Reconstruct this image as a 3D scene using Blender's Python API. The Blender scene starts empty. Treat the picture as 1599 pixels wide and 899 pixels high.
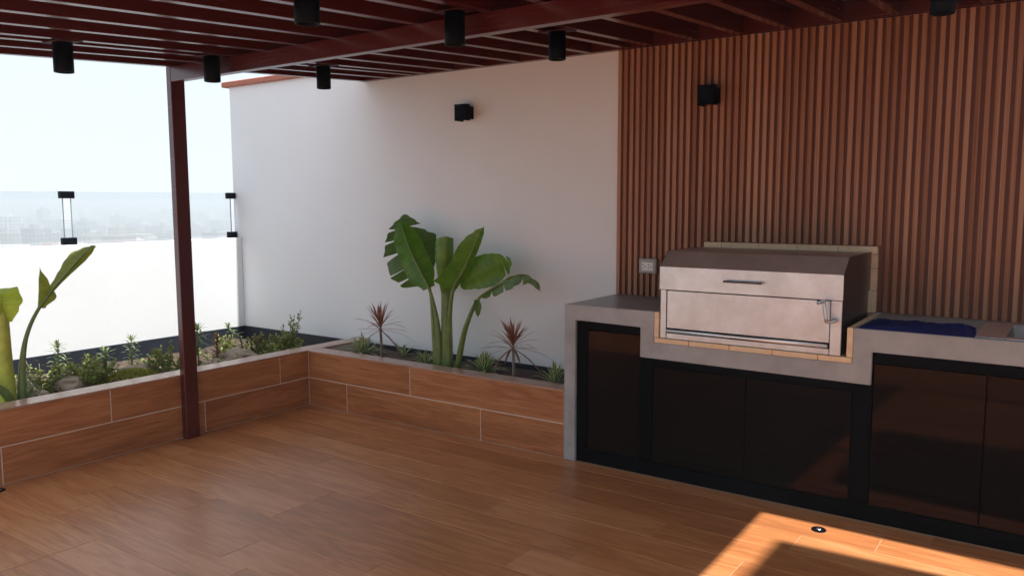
import bpy, bmesh, math, random
from mathutils import Vector, Matrix, noise
R = math.radians
rnd = random.Random(11)
scene = bpy.context.scene
col = scene.collection

# ------------------------------------------------------------------ camera
cam_d = bpy.data.cameras.new('camera'); cam = bpy.data.objects.new('camera', cam_d); col.objects.link(cam)
cam_d.sensor_width = 36; cam_d.sensor_fit = 'HORIZONTAL'; cam_d.lens = 36*1257.57/1599
cam_d.clip_start = 0.05; cam_d.clip_end = 40000
yaw, pit, rol = R(35.326), R(6.084), R(-0.148)
F = Vector((-math.sin(yaw)*math.cos(pit), math.cos(yaw)*math.cos(pit), -math.sin(pit)))
Rv = Vector((math.cos(yaw), math.sin(yaw), 0)); Uv = Rv.cross(F)
R2 = Rv*math.cos(rol)+Uv*math.sin(rol); U2 = -Rv*math.sin(rol)+Uv*math.cos(rol)
M = Matrix((R2, U2, -F)).transposed().to_4x4(); M.translation = Vector((6.368, -4.654, 1.5285))
cam.matrix_world = M
scene.camera = cam

# ------------------------------------------------------------------ sky, sun, exposure
SUN_EL, SUN_AZ = 70.0, 3.0            # azimuth from +x towards +y
world = bpy.data.worlds.new('World'); scene.world = world; world.use_nodes = True
wn = world.node_tree; bg = wn.nodes['Background']
sky = wn.nodes.new('ShaderNodeTexSky'); sky.sky_type = 'NISHITA'; sky.sun_disc = False
sky.sun_elevation = R(SUN_EL); sky.sun_rotation = R(90-SUN_AZ)
sky.air_density = 1.0; sky.dust_density = 0.9; sky.ozone_density = 1.0; sky.altitude = 100
hs = wn.nodes.new('ShaderNodeHueSaturation'); hs.inputs['Saturation'].default_value = 0.42
wn.links.new(sky.outputs[0], hs.inputs['Color']); veil = wn.nodes.new('ShaderNodeMix'); veil.data_type = 'RGBA'; veil.inputs['Factor'].default_value = .92      # even veil of high haze over the whole sky
wn.links.new(hs.outputs[0], veil.inputs[6]); veil.inputs[7].default_value = (2.45, 2.75, 3.15, 1)
wn.links.new(veil.outputs[2], bg.inputs['Color'])
bg.inputs['Strength'].default_value = 0.115
sd = bpy.data.lights.new('sun', 'SUN'); sun = bpy.data.objects.new('sun', sd); col.objects.link(sun)
sd.energy = 2.6; sd.angle = R(0.9); sd.color = (1.0, 0.985, 0.955)
to_sun = Vector((math.cos(R(SUN_EL))*math.cos(R(SUN_AZ)), math.cos(R(SUN_EL))*math.sin(R(SUN_AZ)), math.sin(R(SUN_EL))))
sun.rotation_euler = to_sun.to_track_quat('Z', 'Y').to_euler(); sun.location = (8, 2, 12)
vs = scene.view_settings; vs.view_transform = 'Standard'; vs.look = 'None'; vs.gamma = 1; vs.use_curve_mapping = False
vs.exposure = 1.6
cy = scene.cycles
cy.use_denoising = True; cy.max_bounces = 10; cy.diffuse_bounces = 6; cy.glossy_bounces = 5; cy.transparent_max_bounces = 16
cy.transmission_bounces = 6; cy.volume_bounces = 0; cy.sample_clamp_indirect = 6; cy.caustics_reflective = False; cy.caustics_refractive = False

# ------------------------------------------------------------------ material helpers
def nt(name):
    m = bpy.data.materials.new(name); m.use_nodes = True
    return m, m.node_tree.nodes, m.node_tree.links, m.node_tree.nodes['Principled BSDF']
def plain(name, c, rough=.5, metal=0, spec=.5, var=0.0, vscale=8, bump=0, bscale=60, coat=0, stretch=None):
    m, N, K, b = nt(name)
    b.inputs['Base Color'].default_value = (*c, 1); b.inputs['Roughness'].default_value = rough
    b.inputs['Metallic'].default_value = metal; b.inputs['Specular IOR Level'].default_value = spec
    b.inputs['Coat Weight'].default_value = coat
    tc = N.new('ShaderNodeTexCoord')
    if var:
        n = N.new('ShaderNodeTexNoise'); n.inputs['Scale'].default_value = vscale; n.inputs['Detail'].default_value = 8
        n.inputs['Roughness'].default_value = .65
        K.new(tc.outputs['Object'], n.inputs['Vector'])
        r = N.new('ShaderNodeValToRGB'); r.color_ramp.elements[0].position = .3; r.color_ramp.elements[1].position = .7
        r.color_ramp.elements[0].color = (*[x*(1-var) for x in c], 1); r.color_ramp.elements[1].color = (*[min(1, x*(1+var)) for x in c], 1)
        K.new(n.outputs['Fac'], r.inputs['Fac']); K.new(r.outputs[0], b.inputs['Base Color'])
    if bump:
        n2 = N.new('ShaderNodeTexNoise'); n2.inputs['Scale'].default_value = bscale; n2.inputs['Detail'].default_value = 6
        if stretch:
            mp = N.new('ShaderNodeMapping'); mp.inputs['Scale'].default_value = stretch; K.new(tc.outputs['Object'], mp.inputs['Vector']); K.new(mp.outputs[0], n2.inputs['Vector'])
            rr = N.new('ShaderNodeMath'); rr.operation = 'MULTIPLY_ADD'; rr.inputs[1].default_value = .22; rr.inputs[2].default_value = rough-.11
            K.new(n.outputs['Fac'], rr.inputs[0]); K.new(rr.outputs[0], b.inputs['Roughness'])
        else: K.new(tc.outputs['Object'], n2.inputs['Vector'])
        bp = N.new('ShaderNodeBump'); bp.inputs['Strength'].default_value = bump; bp.inputs['Distance'].default_value = .004
        K.new(n2.outputs['Fac'], bp.inputs['Height']); K.new(bp.outputs[0], b.inputs['Normal'])
    return m
def wood(name, dark, mid, light, rough, along=1.1, across=11, var=.10, spec=.5, ring=1.0):
    """grain runs along the local X axis; each object gets its own piece of the pattern"""
    m, N, K, b = nt(name)
    tc = N.new('ShaderNodeTexCoord'); oi = N.new('ShaderNodeObjectInfo')
    mul = N.new('ShaderNodeVectorMath'); mul.operation = 'SCALE'; mul.inputs[0].default_value = (37, 53, 71)
    K.new(oi.outputs['Random'], mul.inputs['Scale'])
    add = N.new('ShaderNodeVectorMath'); K.new(tc.outputs['Object'], add.inputs[0]); K.new(mul.outputs[0], add.inputs[1])
    mp = N.new('ShaderNodeMapping'); mp.inputs['Scale'].default_value = (along, across, across); K.new(add.outputs[0], mp.inputs['Vector'])
    n1 = N.new('ShaderNodeTexNoise'); n1.inputs['Scale'].default_value = 1.0; n1.inputs['Detail'].default_value = 3; n1.inputs['Distortion'].default_value = .4
    K.new(mp.outputs[0], n1.inputs['Vector'])
    # cathedral rings: bands of the low noise
    mm = N.new('ShaderNodeMath'); mm.operation = 'MULTIPLY'; mm.inputs[1].default_value = 34*ring; K.new(n1.outputs['Fac'], mm.inputs[0])
    sn = N.new('ShaderNodeMath'); sn.operation = 'SINE'; K.new(mm.outputs[0], sn.inputs[0])
    # fine fibres
    mp2 = N.new('ShaderNodeMapping'); mp2.inputs['Scale'].default_value = (along*3.2, across*13, across*13); K.new(add.outputs[0], mp2.inputs['Vector'])
    n2 = N.new('ShaderNodeTexNoise'); n2.inputs['Scale'].default_value = 1.0; n2.inputs['Detail'].default_value = 5; n2.inputs['Roughness'].default_value = .7
    K.new(mp2.outputs[0], n2.inputs['Vector'])
    n3 = N.new('ShaderNodeTexNoise'); n3.inputs['Scale'].default_value = .45; n3.inputs['Detail'].default_value = 2
    K.new(mp.outputs[0], n3.inputs['Vector'])
    a1 = N.new('ShaderNodeMath'); a1.operation = 'MULTIPLY_ADD'; a1.inputs[1].default_value = .085; K.new(sn.outputs[0], a1.inputs[0]); K.new(n2.outputs['Fac'], a1.inputs[2])
    a2 = N.new('ShaderNodeMath'); a2.operation = 'MULTIPLY_ADD'; a2.inputs[1].default_value = .55; K.new(n3.outputs['Fac'], a2.inputs[0]); K.new(a1.outputs[0], a2.inputs[2])
    a3 = N.new('ShaderNodeMath'); a3.operation = 'MULTIPLY_ADD'; a3.inputs[1].default_value = var*2.2; K.new(oi.outputs['Random'], a3.inputs[0]); K.new(a2.outputs[0], a3.inputs[2])
    a4 = N.new('ShaderNodeMath'); a4.operation = 'SUBTRACT'; a4.inputs[1].default_value = var*1.1; K.new(a3.outputs[0], a4.inputs[0])
    ramp = N.new('ShaderNodeValToRGB'); e = ramp.color_ramp.elements
    e[0].position = .52; e[0].color = (*dark, 1); e[1].position = 1.12 if False else 1.0; e[1].color = (*light, 1)
    k = e.new(.78); k.color = (*mid, 1)
    K.new(a4.outputs[0], ramp.inputs['Fac']); K.new(ramp.outputs[0], b.inputs['Base Color'])
    rr = N.new('ShaderNodeMath'); rr.operation = 'MULTIPLY_ADD'; rr.inputs[1].default_value = .16; rr.inputs[2].default_value = rough-.08
    K.new(n2.outputs['Fac'], rr.inputs[0]); K.new(rr.outputs[0], b.inputs['Roughness'])
    b.inputs['Specular IOR Level'].default_value = spec
    bp = N.new('ShaderNodeBump'); bp.inputs['Strength'].default_value = .12; bp.inputs['Distance'].default_value = .002
    K.new(n2.outputs['Fac'], bp.inputs['Height']); K.new(bp.outputs[0], b.inputs['Normal'])
    return m
def leafmat(name, dark, light, transl=.35, rough=.4, veins=0, stripe=None):
    m, N, K, b = nt(name)
    uv = N.new('ShaderNodeUVMap'); tc = N.new('ShaderNodeTexCoord')
    n = N.new('ShaderNodeTexNoise'); n.inputs['Scale'].default_value = 14; n.inputs['Detail'].default_value = 4; K.new(tc.outputs['Object'], n.inputs['Vector'])
    r = N.new('ShaderNodeValToRGB'); r.color_ramp.elements[0].position = .3; r.color_ramp.elements[1].position = .72
    r.color_ramp.elements[0].color = (*dark, 1); r.color_ramp.elements[1].color = (*light, 1)
    out = r.outputs[0]
    fac = n.outputs['Fac']
    if veins:
        mp = N.new('ShaderNodeMapping'); mp.inputs['Scale'].default_value = (1.2, veins, 1); K.new(uv.outputs[0], mp.inputs['Vector'])
        w = N.new('ShaderNodeTexNoise'); w.inputs['Scale'].default_value = 1; w.inputs['Detail'].default_value = 3; K.new(mp.outputs[0], w.inputs['Vector'])
        ad = N.new('ShaderNodeMath'); ad.operation = 'MULTIPLY_ADD'; ad.inputs[1].default_value = .8; K.new(w.outputs['Fac'], ad.inputs[0])
        hf = N.new('ShaderNodeMath'); hf.operation = 'MULTIPLY_ADD'; hf.inputs[1].default_value = .6; hf.inputs[2].default_value = -.2
        K.new(fac, hf.inputs[0]); K.new(hf.outputs[0], ad.inputs[2]); fac = ad.outputs[0]
        bp = N.new('ShaderNodeBump'); bp.inputs['Strength'].default_value = .35; bp.inputs['Distance'].default_value = .003
        K.new(w.outputs['Fac'], bp.inputs['Height']); K.new(bp.outputs[0], b.inputs['Normal'])
    K.new(fac, r.inputs['Fac'])
    if stripe:                                        # pale margins across the blade
        sx = N.new('ShaderNodeSeparateXYZ'); K.new(uv.outputs[0], sx.inputs[0])
        s1 = N.new('ShaderNodeMath'); s1.operation = 'SUBTRACT'; s1.inputs[1].default_value = .5; K.new(sx.outputs[0], s1.inputs[0])
        s2 = N.new('ShaderNodeMath'); s2.operation = 'ABSOLUTE'; K.new(s1.outputs[0], s2.inputs[0])
        s3 = N.new('ShaderNodeMath'); s3.operation = 'GREATER_THAN'; s3.inputs[1].default_value = .27; K.new(s2.outputs[0], s3.inputs[0])
        mx = N.new('ShaderNodeMix'); mx.data_type = 'RGBA'; K.new(s3.outputs[0], mx.inputs['Factor']); K.new(out, mx.inputs[6]); mx.inputs[7].default_value = (*stripe, 1)
        out = mx.outputs[2]
    K.new(out, b.inputs['Base Color']); b.inputs['Roughness'].default_value = rough
    tr = N.new('ShaderNodeBsdfTranslucent'); K.new(out, tr.inputs['Color'])
    ms = N.new('ShaderNodeMixShader'); ms.inputs[0].default_value = transl
    K.new(b.outputs[0], ms.inputs[1]); K.new(tr.outputs[0], ms.inputs[2])
    K.new(ms.outputs[0], N['Material Output'].inputs['Surface'])
    return m

MT = {}
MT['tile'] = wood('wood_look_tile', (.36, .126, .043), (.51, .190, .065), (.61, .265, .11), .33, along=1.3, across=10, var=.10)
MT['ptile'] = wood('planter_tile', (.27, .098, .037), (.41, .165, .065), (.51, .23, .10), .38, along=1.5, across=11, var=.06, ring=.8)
MT['rim'] = wood('planter_rim_tile', (.32, .17, .115), (.43, .25, .175), (.50, .32, .235), .24, along=1.3, across=10, var=.05)  # planter tile again, with the pale sheen of the sky put into its colour
MT['slat'] = wood('composite_slat', (.19, .068, .032), (.345, .15, .08), (.46, .235, .14), .5, along=.35, across=16, var=.13, spec=.3, ring=.15)
MT['slatback'] = plain('slat_backing', (.17, .055, .03), .6)
MT['pergola'] = wood('pergola_red_paint', (.070, .0095, .0095), (.080, .0115, .011), (.090, .0135, .0125), .25, along=.6, across=9, var=.05, spec=.8, ring=.2)
MT['roofpanel'] = plain('pergola_roof_underside', (.05, .009, .009), .65, spec=.2)
MT['grout'] = plain('grout', (.66, .55, .45), .8)
MT['fgrout'] = plain('floor_grout', (.50, .31, .20), .8)
MT['wall'] = plain('white_plaster', (.82, .84, .85), .75, spec=.25, var=.02, vscale=1.6, bump=.3, bscale=16)
MT['bitumen'] = plain('dark_waterproofing', (.018, .024, .036), .45, var=.25, vscale=6)
MT['terracotta'] = plain('terracotta_coping', (.42, .145, .09), .7, var=.15, vscale=14)
MT['concrete'] = plain('polished_cement', (.345, .355, .36), .34, var=.2, vscale=6, bump=.08, bscale=30)
MT['blackalu'] = plain('black_aluminium', (.002, .0024, .0035), .45, spec=.05)
MT['blackglass'] = plain('black_glass', (.002, .0015, .0015), .035, spec=.17)
MT['blackglass'].node_tree.nodes['Principled BSDF'].inputs['Specular Tint'].default_value = (1, .66, .56, 1)
MT['black'] = plain('black_matt_metal', (.002, .003, .006), .5, spec=.08)
MT['lens'] = plain('lamp_lens', (.25, .25, .26), .3)
MT['steel'] = plain('brushed_steel', (.55, .58, .60), .38, metal=1, var=.20, vscale=6, bump=.10, bscale=8, stretch=(.6, 30, 30))
MT['hoodtop'] = plain('hood_reflection_steel', (.62, .50, .44), .55, metal=.75, var=.12, vscale=6)  # brown reflection of the slats painted into the steel of the hood slope
MT['steel2'] = plain('bright_steel', (.90, .90, .90), .38, metal=1)
MT['darksteel'] = plain('dark_steel', (.17, .15, .145), .34, metal=1, var=.12, vscale=7)
MT['firebrick'] = plain('firebrick', (.82, .60, .38), .85, var=.10, vscale=30, bump=.2, bscale=120)
MT['mortar'] = plain('mortar', (.36, .27, .16), .9)
MT['greyplastic'] = plain('grey_plastic', (.33, .335, .33), .4)
MT['whiteplastic'] = plain('white_plastic', (.75, .75, .72), .35)
MT['cloth'] = plain('navy_cloth', (.014, .018, .11), .95, var=.3, vscale=40, spec=.1, bump=.3, bscale=200)
MT['soil'] = plain('soil', (.07, .045, .03), .95, var=.45, vscale=22, bump=.9, bscale=45)
MT['rock'] = plain('tan_rock', (.34, .26, .19), .9, var=.35, vscale=18, bump=.8, bscale=40)
MT['moss'] = leafmat('moss', (.22, .22, .02), (.42, .40, .05), .3, .7)
MT['banana'] = leafmat('banana_leaf', (.06, .175, .013), (.145, .32, .026), .34, .33, veins=46)
MT['bananadark'] = leafmat('older_banana_leaf', (.055, .12, .018), (.12, .21, .035), .3, .42, veins=40)
MT['bananayoung'] = leafmat('young_banana_leaf', (.32, .42, .02), (.52, .60, .06), .5, .35, veins=46)
MT['rolled'] = leafmat('rolled_banana_leaf', (.10, .22, .02), (.20, .36, .04), .3, .32, veins=4)
MT['olive'] = leafmat('olive_banana_leaf', (.14, .17, .015), (.27, .28, .03), .5, .35, veins=40)
MT['petiole'] = plain('petiole', (.15, .21, .055), .4, var=.3, vscale=16)
MT['petiole2'] = plain('pale_pseudostem', (.42, .48, .07), .4, var=.3, vscale=12)
MT['shrub'] = leafmat('shrub_leaf', (.14, .175, .035), (.32, .345, .08), .25, .45)
MT['shrub2'] = leafmat('yellow_green_leaf', (.13, .13, .02), (.28, .25, .05), .25, .45)
MT['cover'] = leafmat('ground_cover_leaf', (.14, .18, .035), (.33, .38, .10), .35, .5)
MT['star'] = leafmat('narrow_grey_green_leaf', (.13, .175, .07), (.29, .35, .16), .25, .5)
MT['pinkleaf'] = leafmat('reddish_leaf', (.18, .09, .05), (.35, .17, .10), .25, .5)
MT['red'] = leafmat('red_dracaena_leaf', (.20, .065, .042), (.44, .19, .115), .28, .4)
MT['spider'] = leafmat('variegated_leaf', (.06, .13, .02), (.13, .23, .045), .3, .4, stripe=(.6, .66, .34))
MT['stem'] = plain('woody_stem', (.20, .17, .13), .8, var=.3, vscale=60)
MT['citywall'] = None

# clear glass sheet: slightly grey-green, mirror-like only at grazing angles
m, N, K, b = nt('balustrade_glass')
t = N.new('ShaderNodeBsdfTransparent'); t.inputs[0].default_value = (.945, .965, .962, 1)
gl = N.new('ShaderNodeBsdfGlossy'); gl.inputs['Roughness'].default_value = .02; gl.inputs['Color'].default_value = (.9, .95, .95, 1)
fr = N.new('ShaderNodeFresnel'); fr.inputs['IOR'].default_value = 1.45
mx = N.new('ShaderNodeMixShader'); K.new(fr.outputs[0], mx.inputs[0]); K.new(t.outputs[0], mx.inputs[1]); K.new(gl.outputs[0], mx.inputs[2])
K.new(mx.outputs[0], N['Material Output'].inputs['Surface']); MT['glass'] = m
MT['glassedge'] = plain('glass_edge', (.22, .36, .34), .15)

# ------------------------------------------------------------------ geometry helpers
def link(o, parent=None):
    col.objects.link(o)
    if parent: o.parent = parent
    return o
def meshobj(name, me, mat, parent=None, loc=None, rot=None):
    if mat is not None and not me.materials: me.materials.append(mat)
    o = bpy.data.objects.new(name, me); link(o, parent)
    if loc is not None: o.location = loc
    if rot is not None: o.rotation_euler = rot
    return o
def bmo(name, bm, mat, parent=None, smooth=False, loc=None, rot=None):
    me = bpy.data.meshes.new(name); bmesh.ops.recalc_face_normals(bm, faces=bm.faces[:]); bm.to_mesh(me); bm.free()
    if smooth:
        for p in me.polygons: p.use_smooth = True
    return meshobj(name, me, mat, parent, loc, rot)
def box(bm, x0, x1, y0, y1, z0, z1, bev=0):
    c = Matrix.Translation(((x0+x1)/2, (y0+y1)/2, (z0+z1)/2)) @ Matrix.Diagonal((x1-x0, y1-y0, z1-z0, 1))
    r = bmesh.ops.create_cube(bm, size=1, matrix=c)
    if bev:
        ed = list({e for v in r['verts'] for e in v.link_edges})
        bmesh.ops.bevel(bm, geom=ed, offset=bev, segments=1, affect='EDGES', profile=.5)
def bxo(name, mat, parent, x0, x1, y0, y1, z0, z1, bev=0):
    """box object with its origin at its own centre"""
    bm = bmesh.new(); hx, hy, hz = (x1-x0)/2, (y1-y0)/2, (z1-z0)/2
    box(bm, -hx, hx, -hy, hy, -hz, hz, bev)
    c = Vector(((x0+x1)/2, (y0+y1)/2, (z0+z1)/2)); q = parent
    while q: c = c-q.location; q = q.parent
    return bmo(name, bm, mat, parent, loc=c)
def tag(o, label, cat, group=None, kind=None):
    if label: o['label'] = label
    if cat: o['category'] = cat
    if group: o['group'] = group
    if kind: o['kind'] = kind
    return o
def thing(name, label, cat, loc=(0, 0, 0), group=None):
    o = bpy.data.objects.new(name, None); link(o); o.location = loc; o.empty_display_size = .1
    return tag(o, label, cat, group)
def spline(pts, n):
    pts = [Vector(p) for p in pts]; P = [pts[0]*2-pts[1]]+pts+[pts[-1]*2-pts[-2]]; out = []
    L = len(pts)-1
    for i in range(n+1):
        t = i/n*L; k = min(int(t), L-1); u = t-k; a, b, c, d = P[k:k+4]
        out.append(.5*((2*b)+(c-a)*u+(2*a-5*b+4*c-d)*u*u+(3*b-a-3*c+d)*u**3))
    return out
def tube(bm, pts, radii, sides=8, n=None):
    n = n or max(4, (len(pts)-1)*5); P = spline(pts, n); rings = []
    for i, p in enumerate(P):
        t = (P[min(i+1, n)]-P[max(i-1, 0)]).normalized(); a = t.orthogonal().normalized() if i == 0 else (a-t*a.dot(t)).normalized()
        bb = t.cross(a); f = i/n*(len(radii)-1); k = min(int(f), len(radii)-2); r = radii[k]+(radii[k+1]-radii[k])*(f-k)
        rings.append([bm.verts.new(p+(a*math.cos(2*math.pi*j/sides)+bb*math.sin(2*math.pi*j/sides))*r) for j in range(sides)])
    for i in range(n):
        for j in range(sides): bm.faces.new((rings[i][j], rings[i][(j+1) % sides], rings[i+1][(j+1) % sides], rings[i+1][j]))
    bm.faces.new(rings[0][::-1]); bm.faces.new(rings[-1])
def cyl(bm, c, r, h, seg=28, r2=None, axis='Z'):
    mt = Matrix.Translation(c)
    if axis == 'Y': mt = mt @ Matrix.Rotation(R(90), 4, 'X')
    if axis == 'X': mt = mt @ Matrix.Rotation(R(90), 4, 'Y')
    bmesh.ops.create_cone(bm, cap_ends=True, segments=seg, radius1=r, radius2=r if r2 is None else r2, depth=h, matrix=mt)
def ptube(name, mat, parent, pts, radii, sides=8, n=None):
    bm = bmesh.new(); tube(bm, pts, radii, sides, n); return bmo(name, bm, mat, parent, smooth=True)
def blade(bm, uvl, mid, wl, wr, side, fold=.25, n=22, m=4, tears=(), gap=.16, wave=0, seed=0, curl=0):
    """leaf blade: mid = midrib points, wl / wr = half widths along it, tears = (side, t) slits from the margin"""
    P = spline(mid, n); side = Vector(side).normalized()
    def at(t):
        f = max(0, min(1, t))*n; k = min(int(f), n-1); return P[k].lerp(P[k+1], f-k)
    def prof(w, t):
        f = max(0, min(1, t))*(len(w)-1); k = min(int(f), len(w)-2); u = f-k; u = u*u*(3-2*u); return w[k]+(w[k+1]-w[k])*u
    for s, w in ((-1, wl), (1, wr)):
        cuts = [0]+sorted(tt for (ss, tt) in tears if ss == s)+[1]
        for a, b_ in zip(cuts, cuts[1:]):
            k = max(2, int(round((b_-a)*n))); rows = []; tw = (rnd.random()-.5)*.5 if len(cuts) > 2 else 0
            for i in range(k+1):
                t0 = a+(b_-a)*i/k; row = []
                for j in range(m+1):
                    f = j/m; t = t0
                    if len(cuts) > 2: t = (a+b_)/2+(t0-(a+b_)/2)*(1-gap*f*f)
                    p = at(t); tg = (at(t+.02)-at(t-.02)).normalized(); sd_ = (side-tg*side.dot(tg)).normalized(); nn = tg.cross(sd_)
                    if nn.z < 0 and abs(nn.z) > 1: nn = -nn
                    ww = prof(w, t0)*f
                    ang = fold+tw*f+curl*f
                    q = p+sd_*(s*ww*math.cos(ang))+nn*(ww*math.sin(ang))
                    if wave: q += nn*(wave*f*f*noise.noise(Vector((t*7+seed, s*3.1, seed*1.7))))
                    row.append((bm.verts.new(q), .5+.5*s*f, t))
                rows.append(row)
            for i in range(k):
                for j in range(m):
                    quad = (rows[i][j], rows[i][j+1], rows[i+1][j+1], rows[i+1][j])
                    fc = bm.faces.new([v[0] for v in quad]); fc.smooth = True
                    for lp, v in zip(fc.loops, quad): lp[uvl].uv = (v[1], v[2])
def leaf(name, mat, parent, *a, **k):
    bm = bmesh.new(); uvl = bm.loops.layers.uv.new('UVMap'); blade(bm, uvl, *a, **k)
    me = bpy.data.meshes.new(name); bm.to_mesh(me); bm.free(); return meshobj(name, me, mat, parent)

# ================================================================== SETTING
PX, PY, H = 1.637, -.644, .42          # planter faces and height
# ---- terrace floor with its planks
bm = bmesh.new(); box(bm, -.15, 9.2, -8.4, .15, -.5, -.0015)
floor = bmo('floor', bm, MT['fgrout']); floor['kind'] = 'structure'
pl_cache = {}
def plank_mesh(L, Wd, T=.008, ch=.0012, key='plank'):
    k = (round(L, 3), round(Wd, 3), T)
    if k not in pl_cache:
        bm = bmesh.new(); x, y = L/2, Wd/2
        lo = [bm.verts.new(v) for v in ((-x, -y, -T), (x, -y, -T), (x, y, -T), (-x, y, -T))]
        md = [bm.verts.new(v) for v in ((-x, -y, -ch), (x, -y, -ch), (x, y, -ch), (-x, y, -ch))]
        up = [bm.verts.new(v) for v in ((-x+ch, -y+ch, 0), (x-ch, -y+ch, 0), (x-ch, y-ch, 0), (-x+ch, y-ch, 0))]
        bm.faces.new(up)
        for A, B in ((lo, md), (md, up)):
            for j in range(4): bm.faces.new((A[j], A[(j+1) % 4], B[(j+1) % 4], B[j]))
        me = bpy.data.meshes.new(key); bm.to_mesh(me); bm.free(); pl_cache[k] = me
    return pl_cache[k]
def plank(name, mat, parent, L, Wd, loc, rot=(0, 0, 0)):
    me = plank_mesh(L, Wd)
    if (me.name, mat.name) not in pl_cache:
        if me.materials: me = me.copy()
        me.materials.append(mat); pl_cache[(me.name, mat.name)] = me
    o = bpy.data.objects.new(name, me); link(o, parent); o.location = loc; o.rotation_euler = rot; return o
TW, TL, G = .21, 1.25, .0022
pr = random.Random(4); y = -2.438+.21*9
while y > -8.3:
    y0, y1 = max(y-TW, -8.3), min(y, PY-.002)
    if y1 <= y0+.01: y -= TW; continue
    x = PX+.002; first = True
    xs = [x]; x += TL*pr.choice((.25, .4, .55, .75, .9, 1.0))
    while x < 9.0: xs.append(x); x += TL
    xs.append(9.05)
    for a, b in zip(xs, xs[1:]):
        if b-a > .03: plank('plank', MT['tile'], floor, b-a-G, y1-y0-G, ((a+b)/2, (y0+y1)/2, pr.uniform(-.0004, 0)))
    y -= TW

# ---- long white wall with coping and dark waterproofed foot
bw = thing('white_wall', 'tall white plastered wall with terracotta coping, behind the large banana plant', 'wall', (3, .075, 0))
bxo('wall_body', MT['wall'], bw, -.102, 9.0, 0, .15, -.1, 2.577)
for i, (a, b) in enumerate([(-.176, .42), (.423, 1.02), (1.023, 1.585)]):
    bxo('coping', MT['terracotta'], bw, a, b, -.035, .185, 2.577, 2.625, .006)
bxo('waterproof_band', MT['bitumen'], bw, .003, 3.9, -.004, 0, .0, .385)
# ---- parapet
pw = thing('parapet_wall', 'low bright white parapet wall under the glass balustrade', 'wall', (-.075, -3, 0))
bxo('wall_body', MT['wall'], pw, -.15, 0, -8.3, -.001, -.1, 1.206, .004)
bxo('waterproof_band', MT['bitumen'], pw, 0, .004, -5.0, -.006, 0, .385)
# rear parapet behind, and beside the viewer an added block shading the floor
rp = thing('parapet_wall', 'white parapet wall closing the far end of the terrace', 'wall', (4, -8.35, 0))
bxo('wall_body', MT['wall'], rp, .001, 9.0, -8.45, -8.301, -.1, 1.206, .004)
st = thing('shade_tower', 'tall white plastered tower added out of view to shade the floor', 'tower', (8.4, -1.7, 0))
bxo('wall_body', MT['wall'], st, 6.97, 9.2, -2.35+.08, -1.08+.086, 0, 4.5)
bxo('roof_slab', MT['concrete'], st, 6.97, 9.2, -2.27, -.994, 4.5, 4.56)

# ================================================================== PLANTERS
pt = thing('long_tiled_planter', 'long wood-look tiled planter running along the bright parapet wall', 'planter', (1.57, -2.5, 0))
bxo('core', MT['grout'], pt, 1.50, PX-.0025, -4.6, -.001, 0, .405)
def face_left(y0, y1, z0, z1):
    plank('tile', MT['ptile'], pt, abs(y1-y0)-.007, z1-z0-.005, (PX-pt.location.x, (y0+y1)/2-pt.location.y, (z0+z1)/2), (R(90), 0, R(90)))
for ys, z0, z1 in (([-.645, -.91, -2.17, -3.42, -4.6], .212, .412), ([-.645, -1.536, -2.785, -4.03, -4.6], .0, .210)):
    for a, b in zip(ys, ys[1:]): face_left(a, b, z0, z1)
# mitred rim on top, inner side and short return to the wall
def rim(parent, x0, x1, y0, y1, along, z=H):
    L, Wd = (x1-x0, y1-y0) if along == 'x' else (y1-y0, x1-x0)
    me_o = bxo('rim_tile', MT['rim'], parent, x0, x1, y0, y1, z-.013, z, .0015) if along == 'x' else None
    if along == 'y':
        bm = bmesh.new(); box(bm, -L/2, L/2, -Wd/2, Wd/2, -.0065, .0065, .0015)
        me_o = bmo('rim_tile', bm, MT['rim'], parent, loc=((x0+x1)/2-parent.location.x, (y0+y1)/2-parent.location.y, z-.0065-parent.location.z), rot=(0, 0, R(90)))
    return me_o
for a, b in ((-.50, -.002), (-1.75, -.502), (-3.0, -1.752), (-4.6, -3.002)): rim(pt, 1.487, PX+.003, a, b, 'y')
bp_ = thing('short_tiled_planter', 'short wood-look tiled planter holding the large banana plant', 'planter', (2.8, -.58, 0))
bxo('core', MT['grout'], bp_, PX+.002, 3.902, PY+.0025, -.53, 0, .405)
def face_back(x0, x1, z0, z1):
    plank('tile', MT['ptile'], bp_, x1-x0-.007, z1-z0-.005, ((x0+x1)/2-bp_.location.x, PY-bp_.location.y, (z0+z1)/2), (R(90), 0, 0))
for xs, z0, z1 in (([PX+.001, 2.665, 3.903], .212, .412), ([PX+.001, 2.042, 3.274, 3.903], .0, .210)):
    for a, b in zip(xs, xs[1:]): face_back(a, b, z0, z1)
for a, b in ((PX+.005, 2.665), (2.667, 3.903)): rim(bp_, a, b, PY-.003, -.517, 'x')
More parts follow.
